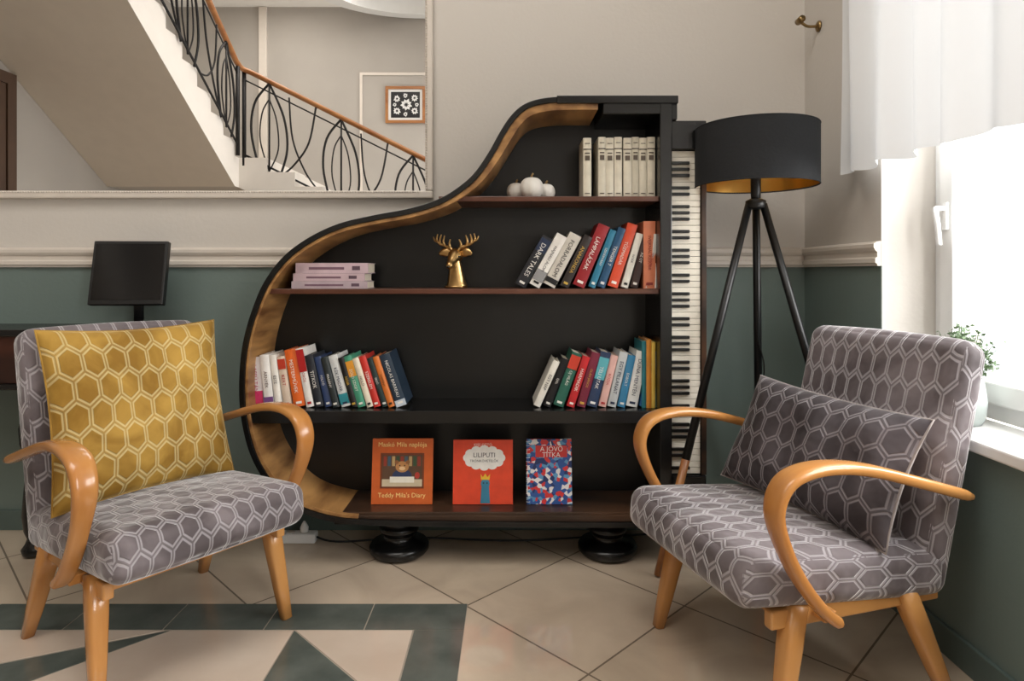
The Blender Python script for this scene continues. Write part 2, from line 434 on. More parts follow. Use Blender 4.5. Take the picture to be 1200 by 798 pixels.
poly([(ax1-.01,1.606),(-2.29,1.606),(-2.29,1.245),(-1.01,1.245)], M_pinkt)
inl.obj('floor_inlay')

# ------------------------------------------------------------------ window
def window(name, W):
    e = empty(name)
    X = 1.44; f=.06
    y0,y1 = W[0]+.002, W[1]-.002; z0,z1 = ZS+.036, ZT-.002
    mbx = MB()
    for a in ((y0,y0+f,z0,z1),(y1-f,y1,z0,z1),(y0+f,y1-f,z0,z0+f),(y0+f,y1-f,z1-f,z1)): mbx.box(X,X+.07,a[0],a[1],a[2],a[3],M_white)
    mbx.obj('outer_frame', parent=e, bevel=.004)
    ym = (y0+y1)/2; mbx = MB()
    for a,b_ in ((y0+f-.01,ym-.005),(ym+.005,y1-f+.01)):
        zz0, zz1 = z0+f-.01, z1-f+.01; s=.065
        for q in ((a,a+s,zz0,zz1),(b_-s,b_,zz0,zz1),(a+s,b_-s,zz0,zz0+s),(a+s,b_-s,zz1-s,zz1)): mbx.box(X-.02,X+.045,q[0],q[1],q[2],q[3],M_white)
        box('glass_pane', X+.01,X+.016,a+s,b_-s,zz0+s,zz1-s,M_glass,parent=e)
    mbx.obj('sash', parent=e, bevel=.006)
    hy = y1-f-.03
    box('handle_plate', X-.032,X-.02,hy-.013,hy+.013,1.24,1.33,M_white,bevel=.004,parent=e)
    sweep('handle_lever', crs([(X-.03,hy,1.31),(X-.055,hy,1.31),(X-.065,hy-.01,1.30),(X-.065,hy-.02,1.25),(X-.06,hy-.02,1.19)],5), .009, M_white, parent=e, seg=8)
    return e
window('window_1', W1); window('unseen_window', W2)  # second window is unseen, added behind the camera to let light in
box('trim_3', 1.215, 1.44, W1[0]-.02, W1[1]-.002, ZS+.001, ZS+.034, M_white, bevel=.006)
box('trim_4', 1.215, 1.44, W2[0]-.02, W2[1]-.002, ZS+.001, ZS+.034, M_white, bevel=.006)

# curtain
V=[];F=[]; ny=180; nz_=14
for i in range(ny+1):
    y = 2.32 - (2.32-.45)*i/ny
    for j in range(nz_+1):
        z = 1.455 + (2.485-1.455)*j/nz_
        amp = 0.024*(1.0-0.3*j/nz_)
        V.append((1.190+amp*math.sin(i*.40+.6*math.sin(i*.13))+.008*math.sin(i*.19+j*.2), y, z+.006*math.sin(i*.3)*(1-j/nz_)))
for i in range(ny):
    for j in range(nz_):
        a=i*(nz_+1)+j; F.append((a,a+1,a+nz_+2,a+nz_+1))
cur = mk('sheer_curtain', V, F, M_curt, smooth=True)
e = empty('curtain_rod')
sweep('rod', [(1.195,2.36,2.5),(1.195,.3,2.5)], .01, M_brass, parent=e, seg=10)
e = empty('curtain_bracket', (0,0,0))
lathe('rosette', [(.022,0),(.022,.006),(.012,.012)], M_brass, parent=e, loc=(1.2575,2.62,2.11), rot=(0,-math.pi/2,0))
sweep('arm', crs([(1.252,2.62,2.11),(1.21,2.62,2.11),(1.185,2.62,2.125)],4), .006, M_brass, parent=e, seg=8)
sweep('cup', [(1.18,2.60,2.135),(1.18,2.64,2.135)], .014, M_brass, parent=e, seg=12)

# potted herb on the sill
e = empty('potted_herb', (1.325,1.88,ZS+.0345))
lathe('glass_jar', [(.045,0),(.056,.02),(.06,.07),(.052,.12),(.05,.135),(.046,.135),(.048,.12),(.055,.07),(.05,.02),(.04,.006)], mat('milky_glass', C(190,200,198),.15,var=.05), parent=e, seg=24)
lathe('soil', [(.045,.118),(.045,.124)], M_soil, parent=e, seg=20)
pl = MB(); rr = random.Random(5)
for i in range(210):
    th=rr.uniform(0,2*math.pi); ph=rr.uniform(0,1.15); L=rr.uniform(.10,.18)
    d=Vector((math.sin(ph)*math.cos(th)*.66, math.sin(ph)*math.sin(th)*.66, math.cos(ph)))
    p0=Vector((rr.uniform(-.02,.02),rr.uniform(-.02,.02),.12)); p1=p0+d*L
    v,f=sweep_geo([p0,(p0+p1)/2+Vector((0,0,.01)),p1],[.0012,.001,.0006],seg=4); pl.add(v,f,M_plant)
    for k in range(8):
        c=p0+(p1-p0)*rr.uniform(.3,1)
        M=Matrix.Translation(c)@Euler((rr.uniform(0,6),rr.uniform(0,6),rr.uniform(0,6))).to_matrix().to_4x4()
        pl.add([(0,0,0),(.004,.006,.001),(0,.014,0),(-.004,.006,.001)],[(0,1,2,3)],M_plant,M)
pl.obj('foliage', parent=e, fixn=False)

# ------------------------------------------------------------------ mirror
e = empty('wall_mirror')
MXR = -.337; MZ0 = 1.418; MZ1 = 2.9; MXL = -3.0
box('glass', MXL+.02, MXR-.02, YB-.016, YB-.004, MZ0+.02, MZ1-.02, M_mirror, parent=e)
mbm = MB()
for a in ((MXL,MXR,MZ0,MZ0+.032),(MXL,MXR,MZ1-.032,MZ1),(MXL,MXL+.032,MZ0+.032,MZ1-.032),(MXR-.032,MXR,MZ0+.032,MZ1-.032)):
    mbm.box(a[0],a[1],YB-.036,YB-.001,a[2],a[3],M_trim)
mbm.obj('frame', parent=e, bevel=.006)
bd = MB(); sv, sf = lathe_geo([(.0003,-.004),(.003,-.003),(.0042,0),(.003,.003),(.0003,.004)],8)
for i in range(int((MXR-MXL-.08)/.011)): bd.add(sv,sf,M_trim,Matrix.Translation((MXL+.04+i*.011,YB-.037,MZ0+.026)))
for i in range(int((MZ1-MZ0-.08)/.011)): bd.add(sv,sf,M_trim,Matrix.Translation((MXR-.026,YB-.037,MZ0+.04+i*.011)))
bd.obj('beading', parent=e, smooth=True)

# ------------------------------------------------------------------ staircase behind the viewer (seen in the mirror)
YM = 2*(YB-.016)
st = empty('staircase')
M_stw = mat('stair_white', C(228,222,214), .6, var=.03)
def R(y): return YM-y
zs = lambda y: 6.355-.615*y
xa0, xa1 = XL+.002, -3.03
run=.28; rise=run*.615
prof=[(7.0, zs(7.0))]; y=7.0; zt=zs(7.0)+.5-.17; prof.append((7.0, zt))
while zt+rise < ZC-.03 and y>3.2:
    zt+=rise; prof.append((y,zt)); y-=run; prof.append((y,zt))
prof.append((y, zs(y)))
n=len(prof); V=[(xa0,R(a),b_) for a,b_ in prof]+[(xa1,R(a),b_) for a,b_ in prof]
F=[tuple(range(n)),tuple(range(2*n-1,n-1,-1))]+[(i,(i+1)%n,n+(i+1)%n,n+i) for i in range(n)]
mk('upper_flight', V, F, M_stw, parent=st)
V=[(xa0,R(7.0),zs(7.0)-.004),(xa1-.003,R(7.0),zs(7.0)-.004),(xa1-.003,R(y),zs(y)-.004),(xa0,R(y),zs(y)-.004)]
mk('soffit', V, [(0,1,2,3)], mat('soffit_plaster', C(222,212,198), .8, var=.03), parent=st, fixn=False)
zl = zs(7.0)+.5-.17
box('landing', xa0, xa1, YF+.002, R(7.0), zs(7.0), zl, M_stw, parent=st)
prof=[]; x=xa1+.002; z=zl
while z-.16>.02:
    prof.append((x,z)); x+=.31; prof.append((x,z)); z-=.16
prof.append((x,.002)); prof.append((x-.35,.002)); prof.append((xa1+.002,zl-.33))
n=len(prof); V=[(a,R(7.1),b_) for a,b_ in prof]+[(a,YF+.002,b_) for a,b_ in prof]
F=[tuple(range(n)),tuple(range(2*n-1,n-1,-1))]+[(i,(i+1)%n,n+(i+1)%n,n+i) for i in range(n)]
mk('lower_flight', V, F, M_stw, parent=st)
def railA(t): yy=7.0-t; return Vector((xa1+.03, R(yy), zs(yy)+1.33))
def railB(t): return Vector((xa1+.05+t, R(7.12), zs(7.0)+1.32-t*.50))
pts=[railA(2.4-i*.2) for i in range(12)]+[Vector((xa1+.03,R(7.05),zs(7.0)+1.325))]+[railB(.1+i*.3) for i in range(13)]
sweep('handrail', crs(pts,3), .032, M_rail, b=.026, parent=st, seg=10)
ir = MB()
def tube(pts, r, n=6, sg=6):
    v,f=sweep_geo(crs(pts,n), r, seg=sg); ir.add(v,f,M_iron)
def fl(fr, drop):
    def f(t,q): p=fr(t); return p+Vector((0,0,-drop*(1-q)-.02))
    return f
for fr, tmax, drop in ((railA,2.4,.90),(railB,3.8,.98)):
    f=fl(fr,drop)
    tube([f(i*tmax/8,.05) for i in range(9)], .013, 2)
    tube([f(i*tmax/8,.90) for i in range(9)], .009, 2)
    t=.06
    while t < tmax-.7:
        tube([f(t+.10,.0),f(t+.02,.35),f(t+.06,.70),f(t+.22,1)], .013)
        tube([f(t+.34,.0),f(t+.42,.35),f(t+.38,.70),f(t+.22,1)], .013)
        tube([f(t+.22,.0),f(t+.22,1)], .011, 2)
        tube([f(t+.22,.0),f(t+.12,.30),f(t+.14,.62),f(t+.22,.82)], .008)
        tube([f(t+.22,.0),f(t+.32,.30),f(t+.30,.62),f(t+.22,.82)], .008)
        tube([f(t+.34,.0),f(t+.50,.22),f(t+.66,.55),f(t+.74,1)], .011)
        tube([f(t+.78,.05),f(t+.62,.20),f(t+.48,.50),f(t+.44,.95)], .010)
        t+=.80
    tube([f(0,-.08),f(0,1.0)], .024, 2)
ir.obj('balustrade', parent=st, smooth=True)
e = empty('framed_picture', (-1.40, YF+.001, 3.31))
mbf=MB()
for a in ((-.26,.26,-.24,-.205),(-.26,.26,.205,.24),(-.26,-.225,-.205,.205),(.225,.26,-.205,.205)): mbf.box(a[0],a[1],0,.03,a[2],a[3],M_rail)
mbf.obj('frame', parent=e)
box('mat_board', -.225,.225,0,.012,-.205,.205, M_white, parent=e)
box('print_ground', -.19,.19,.012,.0135,-.17,.17, M_plast, parent=e)
fw=MB(); rf=random.Random(11)
for cx,cz,rr0 in ((0.01,0,.085),(-.11,.08,.05),(.12,-.08,.055),(.12,.09,.05),(-.11,-.08,.055),(0,.12,.035),(0,-.125,.035),(-.14,0,.03),(.15,.0,.03)):
    ph=rf.uniform(0,1)
    for k in range(9):
        t=2*math.pi*k/9+ph; q0=rr0*rf.uniform(.75,1.05); c,s_=math.cos(t),math.sin(t)
        a0=Vector((cx+c*rr0*.2,0.0145,cz+s_*rr0*.2)); a1=Vector((cx+c*q0,0.0145,cz+s_*q0)); nn=Vector((-s_,0,c))*rr0*.24; mid=(a0+a1)/2
        fw.add([a0,mid+nn,a1,mid-nn],[(0,1,2,3)],M_white)
fw.obj('flower_print', parent=e, fixn=False)
pm=MB()
for a in ((-2.0,-.4,3.70,3.735),(-2.0,-1.965,1.6,3.70),(-.435,-.4,1.2,3.70)): pm.box(a[0],a[1],YF+.001,YF+.015,a[2],a[3],M_trim)
pm.box(-3.32,-3.22,YF+.001,YF+.03,2.4,ZC-.01,M_trim)
pm.obj('trim_5')
e = empty('door_1')
box('leaf', XL+.001,XL+.03,-.10,.85,.002,2.75,M_door,parent=e,bevel=.004)
mbd=MB()
for a in ((-.2,-.1,.002,2.85),(.85,.95,.002,2.85),(-.1,.85,2.75,2.85)): mbd.box(XL+.001,XL+.045,a[0],a[1],a[2],a[3],M_door)
mbd.obj('casing',parent=e)
V=[];F=[]; N=64
for k in range(N):
    t=2*math.pi*k/N; c,s_=math.cos(t),math.sin(t)
    V += [(-1.15+1.25*c,-2.0+.93*s_,ZC-.001),(-1.15+1.25*c,-2.0+.93*s_,ZC-.16),(-1.15+1.0*c,-2.0+.74*s_,ZC-.18),(-1.15+1.0*c,-2.0+.74*s_,ZC-.001)]
for k in range(N):
    j=(k+1)%N
    for q in range(3): F.append((4*k+q,4*j+q,4*j+q+1,4*k+q+1))
mk('trim_6',V,F,M_white,smooth=False)

# ------------------------------------------------------------------ grand-piano bookshelf
YFp = 2.38; K = 315.0
def PX(px): return (px-600)/K
def PZ(py): return 1.1-(py-320)/K
outl = [(775,115),(700,114.5),(655,115),(630,118),(612,125),(598,138),(586,156),(572,181),(555,205),(535,222),(512,235),(480,245),(440,252.5),(400,262),(365,278),(335,300),(312,330),(297,365),(287,402),(283,440),(284,480),(292,520),(305,550),(325,577),(352,597),(390,609),(430,613),(520,615),(640,616),(740,616),(784,616)]
curve = crs([(PX(a),0,PZ(b_)) for a,b_ in outl], 6)
def offset(c, d):
    out=[]; n=len(c)
    for i,p in enumerate(c):
        t=c[min(i+1,n-1)]-c[max(i-1,0)]; t.normalize()
        nn=Vector((-t.z,0,t.x))
        out.append(p+nn*(d[i] if isinstance(d,list) else d))
    return out
def band(name, c0, c1, y0, y1, m, parent):
    n=len(c0); V=[]
    for a,b_ in zip(c0,c1):
        V += [(a.x,y0,a.z),(b_.x,y0,b_.z),(b_.x,y1,b_.z),(a.x,y1,a.z)]
    F=[]
    for i in range(n-1):
        for k in range(4): F.append((4*i+k,4*i+(k+1)%4,4*(i+1)+(k+1)%4,4*(i+1)+k))
    F += [(0,1,2,3),(4*n-4,4*n-3,4*n-2,4*n-1)]
    return mk(name,V,F,m,parent=parent,bevel=.0015)
pno = empty('grand_piano_bookshelf')
cen = Vector((-.1,0,.9)); i=60; sgn=1
if (offset(curve,.02)[i]-cen).length > (curve[i]-cen).length: sgn=-1
def off(d): return offset(curve, [sgn*q for q in d] if isinstance(d,list) else sgn*d)
NC=len(curve)
def tw(i):
    t=i/(NC-1)
    if t<.20: return .028
    if t<.34: return .028-(t-.20)/.14*.014
    if t<.62: return .014-(t-.34)/.28*.005
    if t<.75: return .009+(t-.62)/.13*.005
    return .014
band('outer_rim', off(0), off(.020), YFp-.02, YB-.012, M_black, pno)
iw = off(.0205)
iw2= off([.0205+tw(i) for i in range(NC)])
i0 = 6; i1 = 6*26
band('inner_rim', iw[i0:i1], iw2[i0:i1], YFp-.014, YB-.06, M_rim, pno)
bc = off(.012); V=[(p.x,YB-.13,p.z) for p in bc]+[(p.x,YB-.115,p.z) for p in bc]; n=len(bc)
F=[tuple(range(n)),tuple(range(2*n-1,n-1,-1))]+[(i,(i+1)%n,n+(i+1)%n,n+i) for i in range(n)]
mk('back_panel',V,F,M_blackpanel,parent=pno)
YBk = YB-.13
box('top_bar', PX(652),PX(793),YFp-.026,YB-.012,PZ(123),PZ(114),M_black,bevel=.003,parent=pno)
box('top_rail', PX(706),PX(780),YFp-.018,YB-.02,PZ(135),PZ(122),M_black,bevel=.003,parent=pno)
box('right_side', PX(772),PX(786),YFp-.02,YB-.012,PZ(616),PZ(120),M_black,bevel=.003,parent=pno)
box('shelf_top', PX(514),PX(772),YFp,YBk,PZ(236),PZ(230),M_shelf,bevel=.002,parent=pno)
box('shelf_middle', PX(309),PX(772),YFp,YBk,PZ(344.5),PZ(338.5),M_shelf,bevel=.002,parent=pno)
box('shelf_lower', PX(287),PX(772),YFp-.006,YBk,PZ(496),PZ(481),M_black,bevel=.003,parent=pno)
box('shelf_bottom', PX(372),PX(772),YFp+.0,YBk,PZ(607),PZ(600),M_brown,bevel=.003,parent=pno)
box('bottom_skirt', PX(392),PX(786),YFp-.006,YFp+.02,PZ(614),PZ(603.5),M_brown,bevel=.003,parent=pno)
# keyboard
kz1=1.558; kw=1.21/52; kx0=.596; kx1=.706; ky=2.40
box('key_bed', kx0-.006,.728,ky+.012,YB-.012,.20,1.665,M_black,bevel=.003,parent=pno)
box('key_cheek_top', kx0-.004,.724,ky-.018,ky+.05,kz1+.003,1.668,M_black,bevel=.004,parent=pno)
box('key_cheek_bottom', kx0-.004,.724,ky-.018,ky+.05,.20,kz1-1.213,M_black,bevel=.004,parent=pno)
box('key_slip', .709,.728,ky-.008,ky+.02,.345,kz1+.003,M_brown,bevel=.002,parent=pno)
box('side_cap', PX(786),PX(793),YFp-.01,YB-.012,1.668,PZ(118),M_black,bevel=.003,parent=pno)
wk=MB()
for i in range(52):
    z1=kz1-i*kw; wk.box(kx0,kx1,ky,ky+.014,z1-kw+.0007,z1-.0007,M_ivory)
wk.obj('white_keys',parent=pno,bevel=.0012)
bk_=MB()
names=['A','B','C','D','E','F','G']
wn=[names[i%7] for i in range(52)]
for i in range(51):
    if wn[i] in 'ACDFG':
        zc=kz1-1.21+(i+1)*kw
        bk_.box(kx0,kx0+.068,ky-.011,ky+.002,zc-.0058,zc+.0058,M_ebony)
bk_.obj('black_keys',parent=pno,bevel=.002)
fp=[(.085,0),(.105,.004),(.116,.018),(.116,.034),(.108,.046),(.085,.052),(.064,.06),(.058,.075),(.062,.085),(.074,.092),(.078,.104),(.074,.116),(.062,.122),(.066,.135),(.078,.150),(.08,.163)]
for i,px in enumerate((468,712)):
    lathe('foot_%d'%(i+1), [(r,z*.97) for r,z in fp], M_black, parent=pno, loc=((px-600)/750*2.52,2.52,.001), seg=40)

# ------------------------------------------------------------------ books
_bm = {}
def bcol(c):
    if c not in _bm: _bm[c]=mat('cover_%d_%d_%d'%c, C(*c), .38, var=.12, vscale=25)
    return _bm[c]
YSP = 2.425
def book(mb, x, z, t, h, a, col, tcol=(235,230,220), title='', depth=.15, y=YSP, band_=None, oy=0):
    M = Matrix.Translation((x, y+oy, z + (t*math.sin(a) if a>0 else 0))) @ Matrix.Rotation(a,4,'Y')
    cv=bcol(col); bt=.0022
    mb.box(0,bt,.0,depth,0,h,cv,M); mb.box(t-bt,t,0,depth,0,h,cv,M)
    r=.0035; V=[];n=6
    for zz in (0,h):
        for k in range(n+1):
            q=k/n; V.append((q*t, -r*math.sin(math.pi*q), zz))
        V += [(t,.003,zz),(0,.003,zz)]
    N=n+3; F=[(k,(k+1)%N,N+(k+1)%N,N+k) for k in range(N)]+[tuple(range(N)),tuple(range(2*N-1,N-1,-1))]
    mb.add(V,F,cv,M)
    mb.box(bt,t-bt,.003,depth-.004,.004,h-.004,M_pages,M)
    if band_:
        bc2, q0, q1 = band_
        mb.box(.0006,t-.0006,-r-.0007,-.0004,h*q0,h*q1,bcol(bc2),M)
    if title and t>.012:
        vs,fs,w,hh=text_geo(title)
        L=h*.70; s=min(L/w, t*.42/hh)
        T=M@Matrix.Translation((t/2,-r-.0012,h*.53))@Matrix.Rotation(math.pi/2,4,'Y')@Matrix.Rotation(math.pi/2,4,'X')@Matrix.Scale(s,4)
        mb.add(vs,fs,bcol(tcol),T)
        if h>.19:
            mb.box(t*.25,t*.75,-r-.001,-.0004,h*.05,h*.09,bcol(tcol),M)
def px_t(p): return p/310.0
def row_right(mb, x0, z, lst, k=1.0):
    x=x0; n=len(lst)
    for i,(tp,hp,ang,col,tc_,ti,*rest) in enumerate(lst):
        t=px_t(tp)*k; h=px_t(hp); a=math.radians(ang)
        book(mb,x,z,t,h,a,col,tc_,ti,band_=rest[0] if rest else None, oy=random.uniform(0,.012))
        b_=x+t/math.cos(a)
        if i<n-1:
            a2=math.radians(lst[i+1][2]); b_+=max(0,h*(math.sin(a)-math.cos(a)*math.tan(a2)))+.0006
        x=b_
    return x
def row_left(mb, x0, z, lst, k=1.0):
    x=x0; n=len(lst)
    for i,(tp,hp,ang,col,tc_,ti,*rest) in enumerate(lst):
        t=px_t(tp)*k; h=px_t(hp); a=math.radians(ang)
        if i>0:
            ap=math.radians(lst[i-1][2])
            x+=max(0,h*(math.sin(a)-math.cos(a)*math.tan(ap)))+.0006
        book(mb,x,z,t,h,-a,col,tc_,ti,band_=rest[0] if rest else None, oy=random.uniform(0,.012))
        x+=t/math.cos(a)
    return x
ZS2=PZ(338.5)+.0005; ZS3=PZ(481)+.0005; ZS1=PZ(230)+.0005; ZS0=PZ(600)+.0005
W=(238,234,226); K_=(24,24,26); RD=(176,32,34); OR=(214,90,40); BL=(36,110,150); TQ=(50,140,150); NV=(30,44,72); GD=(210,170,70); GN=(52,110,74)
mb=MB()
end=row_right(mb, PX(604), ZS2, [
 (13,66,30,(30,32,38),W,'DARK TALES',(NV,.7,.95)),(13,68,29,W,K_,'HAJNALI ÁLOM',((150,150,150),.1,.3)),(15,68,28,(214,208,196),K_,'FORRADALOM',(K_,.05,.14)),
 (10,66,26,(44,36,34),GD,'ANAKONDA'),(14,78,23,(150,26,34),W,'LÁMPALÁZAK'),(8,72,21,(36,120,150),W,'SZIVÁRVÁNY'),
 (9,74,20,(24,74,110),W,'TENGER 7'),(12,78,18,(222,78,44),W,'TŰZMADÁR'),(8,66,16,(230,226,214),K_,'NYÁR'),(9,68,14,(60,40,36),W,'AZ ÚT'),
 (8,64,9,W,RD,'TÉLI MESE'),(7,66,6,(236,232,224),K_,''),(8,66,4,(120,24,34),GD,'VIHAR')])
book(mb, PX(757), ZS2, px_t(14), px_t(79), 0, (232,140,104), (150,40,30), 'SVEJKNÁL KÉSŐBB')
mb.obj('books')
mb=MB()
end=row_left(mb, PX(289), ZS3, [
 (15,59,4,(228,222,222),(190,40,90),'LASSÚ TÁNC',((214,60,110),.0,.32)),(12,62,6,(240,238,234),(90,60,50),'ÁRNYÉK',((120,80,140),.0,.2)),(9,62,7,W,K_,'ESTE'),
 (10,60,8,(220,200,180),RD,'KERT',((190,60,40),.75,.95)),(15,68,10,(226,104,40),W,'MESTERMŰVEK'),(10,70,11,(238,234,228),RD,'VÖRÖS',(RD,.6,.98)),
 (11,62,12,(36,40,48),W,'TITKOK'),(9,60,13,(52,70,110),W,'FOLYÓ'),(9,60,14,(38,46,48),W,'MAGÁNY'),(12,62,15,(220,222,220),NV,'KÉK MADÁR',(TQ,.05,.25)),
 (8,60,16,K_,GD,'NOIR'),(10,62,16,(70,150,120),W,'ZÖLD SZIGET',((220,150,50),.6,.9)),(8,60,17,(232,222,200),K_,'HOLD'),(9,62,17,(200,50,40),W,'SZERELEM'),
 (8,60,18,(40,60,60),W,'ERDŐ'),(8,62,18,(216,120,50),K_,'NAPFÉNY'),(14,64,19,(34,52,70),W,'NICOLAS BARREAU',((200,210,220),.0,.12))], k=.90)
mb.obj('books')
mb=MB()
end=row_right(mb, PX(626), ZS3, [
 (8,58,24,(232,228,216),K_,'EGY NAP'),(9,60,22,K_,W,'ÉJFÉL'),(12,66,20,(40,96,80),W,'ÚJ VILÁG',((200,60,40),.7,.95)),(9,62,18,(190,40,44),W,'HARMADIK'),
 (10,66,16,(120,40,60),GD,'OLÁH JÁNOS'),(12,66,15,(44,60,90),W,'TÉLI UTAK',((90,170,180),.5,.9)),(9,62,14,(226,180,170),RD,'RÓZSA'),(10,66,13,(196,200,200),NV,'EGY PILLANAT'),
 (9,62,12,(60,130,170),W,'ÉGBOLT'),(13,66,11,(232,232,228),NV,'DUNA MENTÉN'),(13,66,9,(40,96,150),W,'A TENGER'),(9,68,6,(24,120,130),W,'OCEÁN')])
for px,t,h,c in ((755,5,78,(52,130,140)),(760.3,6,80,(226,150,60)),(766.6,4.6,77,(230,196,90))):
    book(mb, PX(px), ZS3, px_t(t), px_t(h), 0, c)
mb.obj('books')
mb=MB()
for px,t,h in ((685,9.5,70),(703,8.6,71),(712,9.2,70),(722,9.2,71),(733,9.4,70),(743,8.4,71),(752,8.6,70),(761.3,9.2,71)):
    c=(224,216,196) if random.random()<.8 else (206,198,178)
    book(mb, PX(px), ZS1, px_t(t), px_t(h), 0, c, (70,60,50), '', band_=((60,52,46),.80,.815))
    book_x=PX(px); T=px_t(t); H=px_t(h)
    for q0,q1 in ((.62,.70),(.73,.75),(.06,.075),(.9,.91)):
        mb.box(book_x+T*.2,book_x+T*.8,YSP-.0050,YSP,ZS1+H*q0,ZS1+H*q1,bcol((90,78,66)))
mb.obj('encyclopedia_volumes')
mb=MB(); z=ZS2
for i,(x0,x1,t,cc) in enumerate(((338,428,8.5,(184,166,172)),(340,425,9,(196,172,178)),(343,429,12,(200,176,184)))):
    T=px_t(t); a=PX(x0); b_=PX(x1); cv=bcol(cc); y0=YSP-.01
    mb.box(a,b_,y0,y0+.13,z,z+.002,cv); mb.box(a,b_,y0,y0+.13,z+T-.002,z+T,cv); mb.box(a,b_,y0-.002,y0+.003,z,z+T,cv)
    mb.box(a+.003,b_-.003,y0+.003,y0+.127,z+.002,z+T-.002,M_pages)
    mb.box(a+.05,b_-.09,y0-.0028,y0,z+T*.35,z+T*.6,bcol((120,90,104)))
    mb.box(b_-.06,b_-.03,y0-.0028,y0,z+T*.3,z+T*.7,bcol((92,72,84)))
    z+=T+.0006
mb.obj('stacked_books')

# children's picture books facing out
M_bk1=bcol((206,98,44)); M_bk2=bcol((226,74,44))
mm, nt, b = new_mat('comic_cover'); tcn=nt.nodes.new('ShaderNodeTexCoord'); vo=nt.nodes.new('ShaderNodeTexVoronoi'); vo.inputs['Scale'].default_value=70
nt.links.new(tcn.outputs['Object'],vo.inputs['Vector'])
sc=nt.nodes.new('ShaderNodeSeparateColor'); nt.links.new(vo.outputs['Color'],sc.inputs[0])
rp=nt.nodes.new('ShaderNodeValToRGB'); rp.color_ramp.interpolation='CONSTANT'
rp.color_ramp.elements[0].color=C(44,84,150); rp.color_ramp.elements[1].position=.32; rp.color_ramp.elements[1].color=C(206,52,50)
for p_,c_ in ((.52,C(226,224,222)),(.68,C(90,150,190)),(.84,C(30,50,100))):
    q=rp.color_ramp.elements.new(p_); q.color=c_
nt.links.new(sc.outputs[0],rp.inputs[0]); nt.links.new(rp.outputs[0],b.inputs['Base Color']); b.inputs['Roughness'].default_value=.3
M_bk3=mm
def pbook(x0,x1,y1px,cover,deco):
    w=(x1-x0)/303.; h=(593-y1px)/303.; xc=((x0+x1)/2-600)/303.
    e=empty('picture_book', (xc, 2.455, ZS0+.001)); e.rotation_euler=(-math.radians(8),0,0)
    box('front_cover', -w/2,w/2,0,.003,0,h,cover,parent=e,bevel=.0006)
    box('pages', -w/2+.003,w/2-.003,.003,.013,.003,h-.003,M_pages,parent=e)
    box('back_cover', -w/2,w/2,.013,.016,0,h,cover,parent=e)
    box('prop_foot', -w/2+.03,w/2-.03,.016,.05,0.0062,.012,M_plast,parent=e)
    d=MB(); deco(d,w,h); d.obj('cover_art',parent=e)
def put(d, body, x, z, W_, col, y=-.0008):
    vs,fs,w,hh=text_geo(body); s=W_/w
    d.add(vs,fs,bcol(col),Matrix.Translation((x,y,z))@Matrix.Rotation(math.pi/2,4,'X')@Matrix.Scale(s,4))
def disc(d,x,z,rx,rz,col,y=-.0006,n=24,wob=0):
    pts=[]
    for k in range(n):
        t=2*math.pi*k/n; q=1+wob*math.sin(k*2.3); pts.append((x+rx*q*math.cos(t),y,z+rz*q*math.sin(t)))
    d.add(pts,[tuple(range(n))],bcol(col))
def deco1(d,w,h):
    put(d,"Maskó Mila naplója",0,h*.90,w*.8,(250,225,150)); put(d,"Teddy Mila's Diary",0,h*.13,w*.78,(250,225,150))
    d.box(-w*.36,w*.36,-.0008,0,h*.24,h*.78,bcol((120,60,34)))
    d.box(-w*.33,w*.33,-.0012,0,h*.27,h*.75,bcol((96,70,52)))
    for k in range(9): d.box(-w*.31+k*w*.07,-w*.26+k*w*.07,-.0013,0,h*.58,h*.73,bcol([(150,60,46),(70,92,110),(190,160,110),(60,84,60)][k%4]))
    d.box(-w*.33,w*.33,-.0014,0,h*.27,h*.38,bcol((206,190,160)))
    disc(d,0,h*.44,w*.16,h*.09,(50,62,96),-.0018); disc(d,0,h*.57,w*.11,h*.085,(190,136,84),-.0022)
    disc(d,-w*.09,h*.64,w*.035,h*.03,(150,98,60),-.0024); disc(d,w*.09,h*.64,w*.035,h*.03,(150,98,60),-.0024)
    disc(d,0,h*.545,w*.05,h*.03,(230,196,150),-.0026); disc(d,-w*.04,h*.59,w*.012,h*.01,(20,20,20),-.0028); disc(d,w*.04,h*.59,w*.012,h*.01,(20,20,20),-.0028)
    d.box(-w*.20,w*.20,-.0030,0,h*.33,h*.42,bcol((236,230,214)))
    disc(d,w*.25,h*.44,w*.04,h*.05,(180,60,50),-.002)
def deco2(d,w,h):
    put(d,"KISS OTTÓ",0,h*.93,w*.3,(250,240,230))
    for k in range(12):
        t=2*math.pi*k/12; disc(d,w*.02+w*.27*math.cos(t),h*.72+h*.13*math.sin(t),w*.085,h*.07,(245,242,236),-.0006-.00002*k)
    disc(d,w*.02,h*.72,w*.29,h*.15,(245,242,236),-.0012)
    put(d,"LILIPUTI",w*.02,h*.765,w*.36,(40,36,40),-.0016); put(d,"TRÓNKÖVETELŐK",w*.02,h*.68,w*.48,(40,36,40),-.0016)
    d.add([(-w*.04,-.0008,0.004),(w*.12,-.0008,0.004),(w*.10,-.0008,h*.32),(-w*.02,-.0008,h*.32)],[(0,1,2,3)],bcol((60,130,160)))
    disc(d,w*.04,h*.32,w*.075,h*.075,(60,130,160),-.0010)
    d.add([(-w*.03,-.0012,h*.38),(w*.11,-.0012,h*.38),(w*.12,-.0012,h*.47),(w*.075,-.0012,h*.42),(w*.04,-.0012,h*.48),(0,-.0012,h*.42),(-w*.04,-.0012,h*.47)],[tuple(range(7))],bcol((236,190,60)))
    disc(d,w*.01,h*.33,w*.012,h*.01,(20,20,20),-.0014); disc(d,w*.07,h*.33,w*.012,h*.01,(20,20,20),-.0014)
